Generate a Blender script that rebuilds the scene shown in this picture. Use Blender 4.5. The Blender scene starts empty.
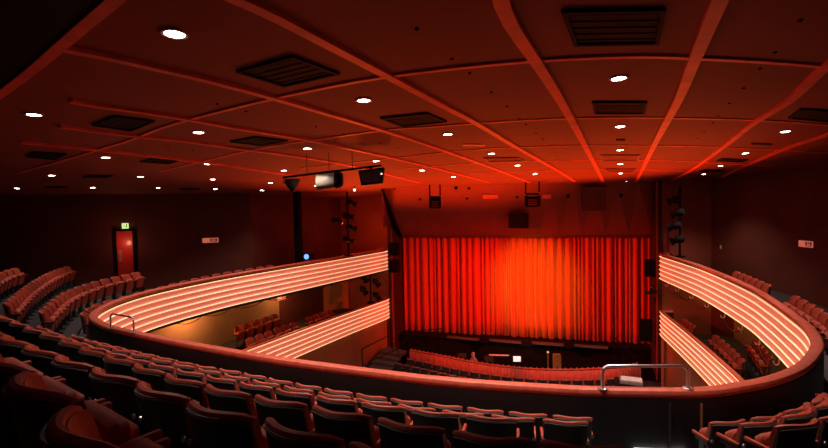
import bpy, math, random
from mathutils import Vector, Matrix
random.seed(7)
C = bpy.context.scene.collection
EZ = 9.4                                   # eye height above the stalls floor
F, HY, ROLL, AX = 470., 204., .021, math.radians(23.5)
PIT = math.atan2(224 - HY, F)

# ------------------------------------------------------------------ surveying helpers
def ray(px, py):
    x, y = px - 414, -(py - 224)
    c, s = math.cos(ROLL), math.sin(ROLL)
    x, y = c*x + s*y, -s*x + c*y
    Y = F*math.cos(PIT) + y*math.sin(PIT)
    Z = y*math.cos(PIT) - F*math.sin(PIT)
    ca, sa = math.cos(AX), math.sin(AX)
    return Vector((x*ca - Y*sa, x*sa + Y*ca, Z))
EYE = Vector((0, 0, EZ))
def onz(px, py, z):                        # z measured from the eye
    d = ray(px, py); return EYE + d*(z/d.z)
def atd(px, py, dep):                      # horizontal distance in front of the camera
    d = ray(px, py); ca, sa = math.cos(AX), math.sin(AX)
    return EYE + d*(dep/(-d.x*sa + d.y*ca))
_n = ray(620, 216.5).cross(ray(-667, 255)); _n.normalize()
CN = _n if _n.z > 0 else -_n
def ceil(px, py, drop=0.):
    d = ray(px, py); return EYE + d*((1.78 - drop)/d.dot(CN))
def ceil_z(x, y): return EZ + (1.78 - CN.x*x - CN.y*y)/CN.z
CX = Vector((1, 0, 0)); CX = (CX - CN*CX.dot(CN)).normalized(); CY = CN.cross(CX)

# ------------------------------------------------------------------ materials
MATS = {}
def mat(name, col, rough=.7, metal=0., var=.15, scale=6., bump=0., emit=None, estr=0., sheen=0., coat=0., stretch=None):
    m = bpy.data.materials.new(name); m.use_nodes = True
    nt = m.node_tree; b = nt.nodes['Principled BSDF']
    b.inputs['Roughness'].default_value = rough; b.inputs['Metallic'].default_value = metal
    tc = nt.nodes.new('ShaderNodeTexCoord'); mp = nt.nodes.new('ShaderNodeMapping')
    if stretch: mp.inputs['Scale'].default_value = stretch
    nt.links.new(tc.outputs['Object'], mp.inputs['Vector'])
    no = nt.nodes.new('ShaderNodeTexNoise'); no.inputs['Scale'].default_value = scale; no.inputs['Detail'].default_value = 4
    nt.links.new(mp.outputs['Vector'], no.inputs['Vector'])
    cr = nt.nodes.new('ShaderNodeValToRGB')
    cr.color_ramp.elements[0].position = .3; cr.color_ramp.elements[1].position = .7
    cr.color_ramp.elements[0].color = (*[max(0, v*(1-var)) for v in col], 1)
    cr.color_ramp.elements[1].color = (*[min(1, v*(1+var)) for v in col], 1)
    nt.links.new(no.outputs['Fac'], cr.inputs['Fac']); nt.links.new(cr.outputs['Color'], b.inputs['Base Color'])
    if bump:
        bp = nt.nodes.new('ShaderNodeBump'); bp.inputs['Strength'].default_value = bump; bp.inputs['Distance'].default_value = .02
        nt.links.new(no.outputs['Fac'], bp.inputs['Height']); nt.links.new(bp.outputs['Normal'], b.inputs['Normal'])
    if emit:
        b.inputs['Emission Color'].default_value = (*emit, 1); b.inputs['Emission Strength'].default_value = estr
    if sheen: b.inputs['Sheen Weight'].default_value = sheen
    if coat: b.inputs['Coat Weight'].default_value = coat
    if name in ('black_paint', 'dark_metal', 'vent_metal', 'stage_black'): b.inputs['Specular IOR Level'].default_value = .12
    MATS[name] = m; return m
mat('ceiling_panel', (.235, .044, .017), .75, var=.08, scale=.7)
mat('ceiling_timber', (.86, .12, .055), .5, var=.22, scale=3, stretch=(1, 1, 1))
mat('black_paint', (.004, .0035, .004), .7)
mat('dark_metal', (.016, .013, .013), .45)
mat('vent_metal', (.007, .005, .005), .7)
mat('red_vent', (.30, .07, .05), .6, .1)
mat('wall_paint', (.11, .020, .009), .8, var=.2, scale=.8)
mat('tan_wall', (.40, .21, .095), .8, var=.14, scale=.9)
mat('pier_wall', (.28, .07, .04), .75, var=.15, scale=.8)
mat('pier_return', (.05, .012, .006), .8)  # pier_wall with shade put into the colour, offsetting curtain warmer spill
mat('header_panel', (.30, .05, .03), .75, var=.08, scale=.6)
mat('header_hatch', (.13, .02, .014), .7)
mat('carpet', (.035, .03, .032), .95, var=.3, scale=60, bump=.3)
mat('aisle_carpet', (.09, .085, .09), .95, var=.25, scale=50, bump=.3)
mat('stage_black', (.010, .0095, .010), .6, var=.3, scale=3)
mat('stage_grey', (.10, .14, .17), .6)
mat('panel_black', (.009, .008, .010), .55, var=.25, scale=2)
mat('brass', (.55, .36, .16), .35, .8)
mat('rail_velvet', (.56, .10, .055), .5, var=.16, scale=9, bump=.15)
mat('fascia', (.82, .46, .40), .5, var=.04, scale=3, emit=(1., .19, .115), estr=.34)  # board emission stands in for light falling on the bands
mat('strip', (1, .8, .6), .4, emit=(1., .60, .27), estr=1.25)
mat('seat_red', (.44, .065, .032), .6, var=.18, scale=14, bump=.2)
mat('seat_shell', (.050, .050, .054), .38, var=.15, scale=5)
mat('seat_metal', (.05, .05, .055), .45, .4)
mat('chrome', (.82, .80, .80), .30, 1., var=.03)
mat('edge_trim', (.32, .28, .28), .3, .5)
mat('curtain', (.70, .062, .010), .65, var=.12, scale=2.2, sheen=.35, stretch=(3, 3, .3))
mat('drape', (.60, .07, .035), .7, var=.15, scale=5, sheen=.3)
mat('gold', (.75, .42, .10), .4, .6)
mat('lamp', (1, 1, 1), .4, emit=(1, .90, .86), estr=26.)
mat('lamp_ring', (.55, .4, .36), .4)
mat('white_paint', (.2, .18, .14), .5)
mat('lens', (.10, .10, .12), .08, 0, coat=1)
mat('lens_blue', (.2, .3, .8), .2, emit=(.12, .3, 1), estr=2.)
mat('pilot', (1, .8, .7), .3, emit=(1, .75, .6), estr=3.)
mat('door_red', (.62, .03, .02), .4, var=.1, scale=1.5, coat=.4)
mat('plate', (.8, .5, .42), .35, .4)
mat('sign_face', (.85, .45, .36), .5, emit=(1, .25, .16), estr=.38)  # emission added to lift the notices off the dark walls
mat('sign_ink', (.55, .06, .03), .5)
mat('exit_glow', (.6, .8, .3), .4, emit=(.55, .75, .25), estr=1.2)
mat('exit_ink', (.05, .25, .08), .4)
mat('skin', (.55, .30, .22), .5, var=.08)
mat('grey_shirt', (.36, .32, .30), .8)
mat('dark_trousers', (.03, .03, .04), .8)
mat('grey_hair', (.45, .40, .38), .7)
mat('paper', (.90, .90, .88), .7)
mat('olive_glow', (.7, .65, .3), .4, emit=(.8, .7, .3), estr=.5)
mat('olive', (.22, .19, .05), .5)
mat('floor_lamp_white', (.9, .9, .9), .4, emit=(1, .93, .88), estr=1.3)
mat('pale_case', (.42, .36, .35), .6)

# ------------------------------------------------------------------ mesh builder
class MB:
    def __init__(s): s.v = []; s.f = []
    def add(s, vs, fs):
        b = len(s.v); s.v += [Vector(p) for p in vs]; s.f += [tuple(i + b for i in f) for f in fs]; return s
    def hexa(s, p):    # p: 4 bottom, 4 top
        return s.add(p, [(3,2,1,0),(4,5,6,7),(0,1,5,4),(1,2,6,5),(2,3,7,6),(3,0,4,7)])
    def box(s, c, d, R=None):
        R = R or Matrix.Identity(3); c = Vector(c)
        q = [(-1,-1,-1),(1,-1,-1),(1,1,-1),(-1,1,-1),(-1,-1,1),(1,-1,1),(1,1,1),(-1,1,1)]
        return s.hexa([c + R @ Vector((a*d[0]/2, b*d[1]/2, e*d[2]/2)) for a, b, e in q])
    def rbox(s, c, d, r=.02, R=None, n=3):   # box rounded in its local xz outline, extruded over y
        R = R or Matrix.Identity(3); c = Vector(c); pts = []
        for sx, sz, a0 in ((1,1,0),(-1,1,90),(-1,-1,180),(1,-1,270)):
            for k in range(n + 1):
                a = math.radians(a0 + 90*k/n)
                pts.append((sx*(d[0]/2 - r) + r*math.cos(a), sz*(d[2]/2 - r) + r*math.sin(a)))
        m = len(pts); vs = []
        for y, sh in ((-d[1]/2, .9), (-d[1]/2 + r*.5, 1), (d[1]/2 - r*.5, 1), (d[1]/2, .9)):
            vs += [c + R @ Vector((x*(sh if sh == 1 else 1 - r*.4/d[0]*2), y, z*(sh if sh == 1 else 1 - r*.4/d[2]*2))) for x, z in pts]
        fs = [tuple(range(m)), tuple(range(4*m - 1, 3*m - 1, -1))]
        for j in range(3):
            for i in range(m):
                k = (i + 1) % m; fs.append((j*m + i, (j+1)*m + i, (j+1)*m + k, j*m + k))
        return s.add(vs, fs)
    def tube(s, path, r, n=8, cap=True):
        path = [Vector(p) for p in path]; vs = []; m = len(path)
        up = None
        for i, p in enumerate(path):
            t = (path[min(i+1, m-1)] - path[max(i-1, 0)]).normalized()
            if up is None or abs(up.dot(t)) > .95:
                up = Vector((0,0,1)) if abs(t.z) < .9 else Vector((1,0,0))
            a = t.cross(up).normalized(); b = a.cross(t); up = b
            rr = r[i] if isinstance(r, (list, tuple)) else r
            vs += [p + a*rr*math.cos(2*math.pi*k/n) + b*rr*math.sin(2*math.pi*k/n) for k in range(n)]
        fs = [(i*n + k, i*n + (k+1)%n, (i+1)*n + (k+1)%n, (i+1)*n + k) for i in range(m-1) for k in range(n)]
        if cap: fs += [tuple(range(n-1, -1, -1)), tuple((m-1)*n + k for k in range(n))]
        return s.add(vs, fs)
    def lathe(s, prof, n=16, o=(0,0,0), R=None):
        R = R or Matrix.Identity(3); o = Vector(o); m = len(prof)
        vs = [o + R @ Vector((r*math.cos(2*math.pi*k/n), r*math.sin(2*math.pi*k/n), z)) for r, z in prof for k in range(n)]
        fs = [(i*n + k, i*n + (k+1)%n, (i+1)*n + (k+1)%n, (i+1)*n + k) for i in range(m-1) for k in range(n)]
        fs += [tuple(range(n-1, -1, -1)), tuple((m-1)*n + k for k in range(n))]
        return s.add(vs, fs)
    def sweep(s, path, prof, closed=True):   # path: plan points; prof: (offset outward, z)
        m = len(path); k = len(prof); vs = []
        for i in range(m):
            t = (path[min(i+1, m-1)] - path[max(i-1, 0)]).normalized(); nrm = Vector((t.y, -t.x))
            for o, z in prof: vs.append((path[i].x + nrm.x*o, path[i].y + nrm.y*o, EZ + z))
        q = k if closed else k - 1
        fs = [(i*k + j, i*k + (j+1)%k, (i+1)*k + (j+1)%k, (i+1)*k + j) for i in range(m-1) for j in range(q)]
        if closed: fs += [tuple(range(k-1, -1, -1)), tuple((m-1)*k + j for j in range(k))]
        return s.add(vs, fs)
    def prism(s, poly, zlo, zhi):            # plan polygon; zlo/zhi number or function (absolute)
        g = lambda z, p: z(p[0], p[1]) if callable(z) else z
        m = len(poly)
        vs = [(p[0], p[1], g(zlo, p)) for p in poly] + [(p[0], p[1], g(zhi, p)) for p in poly]
        fs = [tuple(range(m-1, -1, -1)), tuple(range(m, 2*m))] + [(i, (i+1)%m, m + (i+1)%m, m + i) for i in range(m)]
        return s.add(vs, fs)
    def build(s, name, m, parent=None, smooth=False, local=False):
        off = parent.location if (parent is not None and not local) else Vector((0,0,0))
        if parent is not None and not local and parent.parent is not None: off = off + parent.parent.location
        me = bpy.data.meshes.new(name); me.from_pydata([v - off for v in s.v], [], s.f)
        import bmesh
        bm = bmesh.new(); bm.from_mesh(me); bmesh.ops.recalc_face_normals(bm, faces=bm.faces); bm.to_mesh(me); bm.free()
        me.materials.append(MATS[m])
        if smooth:
            for p in me.polygons: p.use_smooth = True
            try: me.set_sharp_from_angle(angle=math.radians(40))
            except Exception: pass
        o = bpy.data.objects.new(name, me); C.objects.link(o)
        if parent is not None: o.parent = parent
        return o

def tag(o, label=None, cat=None, group=None, kind=None):
    if label: o['label'] = label
    if cat: o['category'] = cat
    if group: o['group'] = group
    if kind: o['kind'] = kind
    return o
def empty(name, loc, label, cat, group=None, R=None):
    o = bpy.data.objects.new(name, None); C.objects.link(o); o.location = loc; o.empty_display_size = .2
    if R is not None: o.rotation_euler = R.to_euler()
    return tag(o, label, cat, group)
KIDS = {}
def copy_tree(o, parent=None):
    c = o.copy(); C.objects.link(c); c.parent = parent
    for ch in [x for x in C.objects if x.parent is o] if o.name not in KIDS else KIDS[o.name]:
        copy_tree(ch, c)
    return c
def remember(o):
    KIDS[o.name] = [x for x in C.objects if x.parent is o]
    for ch in KIDS[o.name]: remember(ch)
def S(mb, name, m, smooth=False): return tag(mb.build(name, m, None, smooth), kind='structure')

def spline(pts, step=.25):
    pts = [Vector(p) for p in pts]; out = []
    P = [pts[0]*2 - pts[1]] + pts + [pts[-1]*2 - pts[-2]]
    for i in range(1, len(P) - 2):
        n = max(2, int((P[i+1] - P[i]).length/step))
        for k in range(n):
            t = k/n
            out.append(.5*((2*P[i]) + (P[i+1]-P[i-1])*t + (2*P[i-1]-5*P[i]+4*P[i+1]-P[i+2])*t*t + (3*P[i]-P[i-1]-3*P[i+1]+P[i+2])*t**3))
    out.append(pts[-1]); return out
def offset(path, o):
    m = len(path); out = []
    for i in range(m):
        t = (path[min(i+1, m-1)] - path[max(i-1, 0)]).normalized(); out.append(path[i] + Vector((t.y, -t.x))*o)
    return out
def along(path, s):
    for i in range(len(path) - 1):
        d = (path[i+1] - path[i]); L = d.length
        if s <= L: return path[i] + d*(s/L), d.normalized()
        s -= L
    d = (path[-1] - path[-2]).normalized(); return path[-1] + d*s, d
def plen(path): return sum((path[i+1] - path[i]).length for i in range(len(path) - 1))
def xy(v): return Vector((v.x, v.y))
ORD = 'first second third fourth fifth sixth seventh eighth ninth tenth eleventh twelfth thirteenth fourteenth fifteenth sixteenth seventeenth eighteenth nineteenth twentieth'.split()
def ordinal(k):
    if k < 20: return ORD[k]
    return 'twenty-' + ORD[k-20] if k < 29 else ('thirtieth' if k == 29 else 'thirty-' + ORD[k-30])

# ------------------------------------------------------------------ camera
cd = bpy.data.cameras.new('camera'); cam = bpy.data.objects.new('camera', cd); C.objects.link(cam)
cd.sensor_width = 36; cd.lens = F/828*36; cd.clip_start = .05; cd.clip_end = 300
cam.matrix_world = Matrix.Translation(EYE) @ Matrix.Rotation(AX, 4, 'Z') @ Matrix.Rotation(math.pi/2 - PIT, 4, 'X') @ Matrix.Rotation(-ROLL, 4, 'Z')
bpy.context.scene.camera = cam

# ------------------------------------------------------------------ plan of the auditorium
RAIL = spline([Vector(p) for p in [(-13.9,26.28),(-13.45,26.2),(-13.26,25.92),(-13.88,20.86),(-14.38,17.12),(-14.72,14.3),(-14.62,11.44),(-14.04,9.55),(-12.9,8.1),(-11.47,7.43),(-10.18,7.2),(-8.28,7.0),(-6.69,6.88),(-5.4,6.83),(-3.49,6.87),(-2.28,6.96),(-.92,7.2),(-.26,7.36),(1.0,7.79),(1.56,8.18),(2.08,8.66),(2.61,9.36),(3.07,10.27),(3.38,11.12),(3.61,12.37),(3.68,13.73),(3.71,15.34),(3.62,17.7),(3.02,22.08),(1.95,26.6),(2.05,26.85),(2.5,26.95)]], .2)
wl = [xy(ceil(*p)) for p in [(-60,195.5),(0,195),(75,194.5),(150,194),(250,193)]]
wr = [xy(ceil(*p)) for p in [(740,178),(785,171),(828,162)]]
fr = [xy(ceil(*p)) for p in [(382,189),(450,186.5),(520,184.5),(590,183),(660,181.5)]]
if __name__ == '__main__' and False: print(wl, wr, fr)

# ceiling slab and the black soffit behind its rear edge
back = [xy(ceil(*p)) for p in [(-30,115),(0,92),(30,69),(58,45),(84,22),(110,0),(150,-38)]]
wr2 = wr + [wr[-1] + (wr[-1] - wr[0]).normalized()*3 + Vector((.4, 0)), Vector((9.5, 9)), Vector((9.5, -2))]
poly = wl + [Vector((-17.2, 27.1)), Vector((-12.9, 26.8))] + fr + [wr[0] + Vector((-.2, .6))] + wr2 + [Vector((-1.5, -2)), back[-1]] + back[-2::-1] + [wl[0] + Vector((-3, -4))]
S(MB().prism(poly, lambda x, y: ceil_z(x, y), lambda x, y: ceil_z(x, y) + .15), 'ceiling', 'ceiling_panel')
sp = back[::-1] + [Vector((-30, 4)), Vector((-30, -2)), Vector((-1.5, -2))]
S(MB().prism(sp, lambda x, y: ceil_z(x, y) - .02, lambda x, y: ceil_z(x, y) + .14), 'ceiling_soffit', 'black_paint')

def ribbon(pxs, w, dep, name, m='ceiling_timber'):
    path = spline([Vector(ceil(*p)) for p in pxs], .4); mb = MB(); n = len(path); vs = []
    for i, p in enumerate(path):
        t = (path[min(i+1, n-1)] - path[max(i-1, 0)]).normalized(); a = t.cross(CN).normalized()*w/2
        vs += [p - a + CN*.02, p + a + CN*.02, p + a - CN*dep, p - a - CN*dep]
    fs = [(i*4 + j, i*4 + (j+1)%4, i*4 + 4 + (j+1)%4, i*4 + 4 + j) for i in range(n-1) for j in range(4)] + [(3,2,1,0), tuple((n-1)*4 + j for j in range(4))]
    return S(mb.add(vs, fs), name, m)
beams = [
 ([(468,-130),(489,-40),(500,-8),(510.5,20),(540.6,66),(562,101),(580,134.5),(600,174),(603,181)], .13, .05),
 ([(775,-130),(735,-40),(718,0),(695,56),(677,100),(656,140),(639,175),(636.5,181)], .13, .05),
 ([(180,-30),(235,-5),(276,14),(330,43),(390,75),(447,106),(477,122),(520,148),(560,171),(575,181)], .12, .045),
 ([(62,46),(107,55),(160,67),(214,80),(276,97),(330,113),(380,128),(440,148),(500,170),(530,182)], .11, .045),
 ([(70,99),(95,104),(140,110),(194,119),(234,126.5),(287,135),(335,144.5),(383,155),(440,168.5),(490,182)], .11, .045),
 ([(60,125),(84,128.5),(140,135.5),(185,140),(234,147),(300,156),(360,167),(420,182)], .11, .045),
 ([(20,141),(80,147),(150,155),(230,165),(300,176)], .11, .05),
 ([(880,30),(828,63),(788,100),(753,122),(721.6,147),(690,170),(672,180)], .13, .05),
 ([(880,112),(828,133.5),(780,150),(733,171),(722,177)], .12, .05),
]
for i, (p, w, d) in enumerate(beams): ribbon(p, w, d, 'trim_%d' % (i + 1))
arcs = [
 ([(20,172),(62,160),(125,141),(160,127.5),(188,119),(230,108),(276,97),(330,85.5),(390,75),(460,66.5),(530,60),(600,56.3),(645,55.3),(692,57),(760,60.5),(828,66),(880,73)], .075, .025),
 ([(160,171),(207,160),(254,149),(300,141.5),(384,129.5),(420,127),(473,123),(520,120),(576,117.5),(625,117),(665,117.4),(720,118.5),(764,120),(828,124.5),(870,128)], .075, .02),
 ([(300,168),(370,160.5),(430,153.5),(476,149),(514,147),(582,145),(651,145.3),(686,145.7),(724,147),(828,152.4)], .08, .02),
 ([(400,169),(470,163.5),(530,161),(600,160),(660,160.2),(702,162),(770,166)], .09, .015),
 ([(470,173),(540,170.5),(620,169.5),(690,171)], .09, .015),
]
for i, (p, w, d) in enumerate(arcs): ribbon(p, w, d, 'trim_%d' % (i + 11))
ribbon([(-30,115),(0,92),(30,69),(58,45),(84,22),(110,0),(150,-38)], .11, .04, 'trim_17')

# ceiling fittings: downlights
CR = Matrix((CX, CY, CN)).transposed()
def downlight():
    o = empty('downlight', (0,0,0), 'x', 'ceiling light', 'downlights in the auditorium ceiling', CR)
    MB().lathe([(.085,-.003),(.088,-.02),(.115,-.022),(.12,-.006),(.118,.004),(.085,.004)], 20).build('trim_ring', 'lamp_ring', o, True, True)
    MB().lathe([(.0001,-.028),(.05,-.026),(.086,-.014),(.086,.001),(.0001,.001)], 20).build('lens', 'lamp', o, True, True)
    remember(o); return o
DL = [(174.5,32.5,'largest downlight, alone in the dark panel at upper left'),
 (363.7,99.5,'round downlight between the two long ribs left of the middle dark vent'),
 (447.7,133.7,'bright downlight just below the dark vent left of centre'),
 (491.4,153.1,'downlight below the pale slot, second in the diagonal run towards the curtain'),
 (517.5,165,'downlight, third in the diagonal run towards the curtain'),
 (535,173.6,'downlight above the right hanging lantern, last in the diagonal run'),
 (618.7,77.4,'downlight between the large and the small dark vents overhead, nearest of the straight column'),
 (620.3,125.9,'downlight just beyond the small dark vent, second of the straight column'),
 (620.3,149.5,'downlight third in the straight column running to the stage'),
 (620.3,163.6,'downlight fourth in the straight column running to the stage'),
 (620.3,173,'downlight last in the straight column, closest to the header wall'),
 (785.2,131,'large downlight on the right beside the vent cut by the frame'),
 (745.4,152.7,'downlight second in the diagonal run on the right side'),
 (720.4,165.4,'downlight third in the diagonal run on the right side'),
 (703.7,173.9,'downlight last in the diagonal run on the right side'),
 (33.8,113.8,'downlight in the dark left panel below the black soffit'),
 (105.6,157,'small downlight between two dark vents at far left'),
 (51.6,175,'small downlight below the left-hand vent near the left wall'),
 (17,188,'tiniest downlight at the far left edge over the dark wall'),
 (92.8,187.2,'downlight above the red exit door side of the left wall'),
 (140.5,176.3,'downlight in the left wing, above and left of the red door'),
 (158,187.5,'downlight close to the left wall, right of the red door'),
 (198.7,131.7,'downlight in the cell between two crossing ribs on the left'),
 (207.8,163.4,'brightest downlight in the middle of the left wing'),
 (212.7,179,'downlight straight above the small wall sign, upper of two'),
 (215.4,188.6,'downlight straight above the small wall sign, lower of two'),
 (283.6,170.1,'downlight just left of the hanging lantern bar'),
 (270.5,182.6,'downlight left of the black teardrop lantern'),
 (262,190,'downlight at the left wall, below and left of the teardrop lantern'),
 (307.2,148,'bright downlight above the hanging lantern bar'),
 (376,160.5,'downlight above the right end of the hanging lantern bar'),
 (422,170,'dim downlight above the left hanging lantern on the header'),
 (316,185.3,'dim downlight seen left of the white drum lantern'),
 (453.3,176.5,'downlight between the two lanterns hung before the header')]
p0 = downlight()
for i, (x, y, l) in enumerate(DL):
    o = p0 if i == 0 else copy_tree(p0)
    o.location = ceil(x, y); o['label'] = l

# vents
def quadvent(px, label, m='vent_metal', slats=5):
    P = [ceil(*p) for p in px]; c = sum(P, Vector())/4
    o = empty('ceiling_vent', c, label, 'vent', 'air vents in the ceiling')
    mb = MB()
    for i in range(4):
        a, b = P[i], P[(i+1)%4]; ai, bi = a + (c-a)*.10, b + (c-b)*.10
        mb.hexa([q - CN*.035 for q in (a, b, bi, ai)] + [q - CN*.002 for q in (a, b, bi, ai)])
    mb.build('frame', m, o)
    I = [p + (c-p)*.09 for p in P]
    MB().hexa([q - CN*.012 for q in I] + [q - CN*.002 for q in I]).build('backing', 'black_paint' if m == 'vent_metal' else m, o)
    mb = MB()
    for k in range(slats):
        t0 = (k + .35)/slats; t1 = (k + .65)/slats
        q = [I[0].lerp(I[3], t0), I[1].lerp(I[2], t0), I[1].lerp(I[2], t1), I[0].lerp(I[3], t1)]
        mb.hexa([v - CN*.020 for v in q] + [v - CN*.013 for v in q])
    mb.build('grille', 'black_paint' if m == 'vent_metal' else m, o)
quadvent([(561,9),(666,7),(659,42),(574,43.5)], 'largest dark vent overhead at the top right of centre')
quadvent([(592,101),(647,101),(645,112.5),(594,112.5)], 'small dark rectangular vent between two downlights of the straight column')
quadvent([(788,117),(800,108),(850,111),(848,123)], 'dark vent at the right edge above the large right downlight')
quadvent([(236,70),(293,54),(340,72),(284,85)], 'big dark diamond-shaped vent at upper left')
quadvent([(380,117),(427,112),(447,120.5),(402,125.6)], 'dark vent left of centre above the bright downlight')
quadvent([(92,124),(114,114.6),(155,120),(131,130)], 'dark vent in the left wing, between the long ribs')
quadvent([(26,156),(34,151),(67,153),(56,159)], 'dark vent near the left edge below the lone downlight')
quadvent([(230,141),(256,136),(288,140),(261,144.6)], 'dark vent above the brightest left-wing downlight, on the right')
quadvent([(140,161),(153,157),(182,159),(169,163)], 'narrow dark vent left of the brightest left-wing downlight')
quadvent([(83,176.3),(90,174.5),(113,175),(106,177)], 'thin dark vent above the red door side of the left wing')
quadvent([(44,187.2),(50,186.2),(68,186.4),(62,187.6)], 'thin dark vent near the far left wall')
quadvent([(178,189),(183,187.8),(200,188),(195,189.2)], 'thin dark vent close to the left wall, near the wall sign')
quadvent([(716,160.4),(722,158),(748.5,159),(743,161.4)], 'narrow vent between the second and third right-hand downlights')
quadvent([(699,171),(705,169),(725,169.6),(719,171.5)], 'narrow vent between the third and last right-hand downlights')
quadvent([(600,154.5),(640,154.5),(638.5,160),(602,160)], 'red painted vent in the straight column, beyond its third downlight', 'red_vent')
quadvent([(605,168.5),(636,168.5),(635,171.3),(606,171.3)], 'red painted vent in the straight column, nearest the header', 'red_vent')
quadvent([(483,157.5),(518,156.8),(524,160),(488,161)], 'red painted vent beside the third downlight of the left diagonal run', 'red_vent')
def slot(px, label, m):
    P = [ceil(*p) for p in px]
    o = MB().hexa([q - CN*.02 for q in P] + [q for q in P]).build('ceiling_slot', m); tag(o, label, 'vent', 'slots in the ceiling')
slot([(616,138.8),(625,138.8),(625,140.4),(616,140.4)], 'short dark slot in the straight column below its second downlight', 'vent_metal')
slot([(751,142.5),(772,143.4),(772,144.8),(752,144)], 'thin slot between the first two right-hand downlights', 'vent_metal')
slot([(462,143.8),(485,143.8),(485,145.4),(463,145.4)], 'thin pale slot between the first two downlights of the left run', 'ceiling_timber')
# small dark fittings in two dotted lines
fit = [(416.7,28.5),(452,58.6),(469.6,72.7),(491.4,91.8),(507,106),(519.5,118),(526,124),(536,133),(543,139),(556,152),
       (800,20),(775,52),(760,68),(743.6,87.8),(729.5,103),(718.5,115.6),(713,122.4),(704.4,131.3),(697.7,138),(687.7,146.7),
       (316,126.5),(344,133.5),(380,143),(398,148),(217,103.5),(246,111),(168,146),(193,150)]
fp = MB().lathe([(.021,.004),(.021,-.008),(.012,-.018),(.0001,-.019)], 10).build('ceiling_fitting', 'black_paint', None, True)
for i, (x, y) in enumerate(fit):
    o = fp if i == 0 else fp.copy()
    if i: C.objects.link(o)
    o.location = ceil(x, y)
    side = ('dotted line left of centre', i) if i < 10 else (('dotted line on the right', i - 10) if i < 20 else ('left wing', i - 20))
    tag(o, 'tiny dark ceiling fitting, %s from the camera in the %s' % (ordinal(side[1]), side[0]), 'ceiling fitting', 'small dark ceiling fittings')

# ------------------------------------------------------------------ walls
def wallstrip(path, zlo, zhi, name, m, th=.2):
    mb = MB()
    for a, b in zip(path, path[1:]):
        t = (b - a).normalized(); n = Vector((-t.y, t.x))*th
        q = [a, b, b + n, a + n]
        f = (lambda p, z: z(p.x, p.y) if callable(z) else z)
        mb.hexa([(p.x, p.y, f(p, zlo)) for p in q] + [(p.x, p.y, f(p, zhi)) for p in q])
    return S(mb, name, m)
cz = lambda x, y: ceil_z(x, y) + .05
wallstrip([wl[0] + Vector((-3, -4))] + wl, 0., cz, 'wall_left', 'wall_paint')
wall_r = [Vector((4.3, 27.6)), wr[2], wr2[3], Vector((9.5, 9)), Vector((9.5, -2))]
wallstrip(wall_r, 0., cz, 'wall_right', 'wall_paint')
wallstrip([Vector((9.5, -2)), Vector((-1.5, -2)), Vector((-30, -2)), wl[0] + Vector((-3, -4))], 0., lambda x, y: ceil_z(x, y) + .05, 'wall_back', 'wall_paint')
# proscenium piers (front face, then the return towards the curtain)
CL, CRt = xy(atd(408, 332, 31)), xy(atd(645, 345, 27))           # foot of the curtain, left and right
cu = (CRt - CL).normalized(); cn = Vector((cu.y, -cu.x))            # towards the audience
pl = Vector((-13.05, 26.3)); pr = Vector((1.85, 26.9))
wallstrip([wl[-1], Vector((-17.0, 26.8))], 0., cz, 'wall_left.001', 'wall_paint')
wallstrip([Vector((-17.0, 26.8)), pl], 0., cz, 'wall_pier_left', 'pier_wall')
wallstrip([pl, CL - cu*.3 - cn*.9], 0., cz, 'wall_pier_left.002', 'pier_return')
wallstrip([pr, Vector((4.3, 27.6))], 0., cz, 'wall_pier_right', 'pier_wall')
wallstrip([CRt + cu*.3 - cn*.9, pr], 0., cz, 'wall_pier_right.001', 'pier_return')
wallstrip([pl, fr[0] + Vector((-.05, 0))], EZ - 1.2, cz, 'wall_pier_left.001', 'pier_wall', .05)
# header: slopes from the front edge of the ceiling down to just in front of the curtain head
ztop = atd(530, 236, 29).z
hb0, hb1 = CL + cn*.35 - cu*.25, CRt + cn*.35 + cu*.35
mb = MB(); N = 12; up = []; lo = []
ff = spline(fr, .8); 
for i in range(N + 1):
    a, _ = along(ff, plen(ff)*i/N); b = hb0.lerp(hb1, i/N)
    up.append(Vector((a.x, a.y, ceil_z(a.x, a.y) + .02))); lo.append(Vector((b.x, b.y, ztop + .08)))
for i in range(N):
    q = [lo[i], lo[i+1], up[i+1], up[i]]; k = Vector((0, .15, .1))
    mb.hexa(q + [v + k for v in q])
S(mb, 'wall_header', 'header_panel')
mb = MB()
for i in range(N):
    q = [lo[i] + Vector((0,-.02,-.12)), lo[i+1] + Vector((0,-.02,-.12)), lo[i+1] + Vector((0,-.04,.06)), lo[i] + Vector((0,-.04,.06))]
    mb.hexa(q + [v + Vector((0, .25, 0)) for v in q])
S(mb, 'trim_18', 'header_hatch')
# seam posts at both edges of the header
S(MB().tube([up[0] + Vector((.05,-.06,-.05)), lo[0] + Vector((.05,-.1,0))], .07, 6), 'trim_19', 'black_paint')
S(MB().tube([up[-1] + Vector((0,-.06,-.05)), lo[-1] + Vector((0,-.1,0)), lo[-1] + Vector((0,-.1,-2.2))], .08, 6), 'trim_20', 'black_paint')
def header_pt(px, py):
    best = None; d = ray(px, py)
    for i in range(N):
        a, b, c = lo[i], lo[i+1], up[i]; n = (b - a).cross(c - a).normalized()
        p = EYE + d*((a - EYE).dot(n)/d.dot(n)); s = (p - a).dot((b - a).normalized())/(b - a).length
        if best is None or abs(s - .5) < best[0]: best = (abs(s - .5), p, n if n.y < 0 else -n)
    return best[1], best[2]
def onheader(name, px, th, m, label, cat, group=None):
    q = []
    for p in px:
        a, n = header_pt(*p); q.append((a, n))
    o = MB().hexa([a + n*.03 for a, n in q] + [a + n*(th + .03) for a, n in q]).build(name, m); return tag(o, label, cat, group)
onheader('access_hatch', [(583,210),(606,210),(606,186),(583,186)], .03, 'header_hatch', 'square dark red access hatch in the header wall over the curtain', 'hatch')
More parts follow.
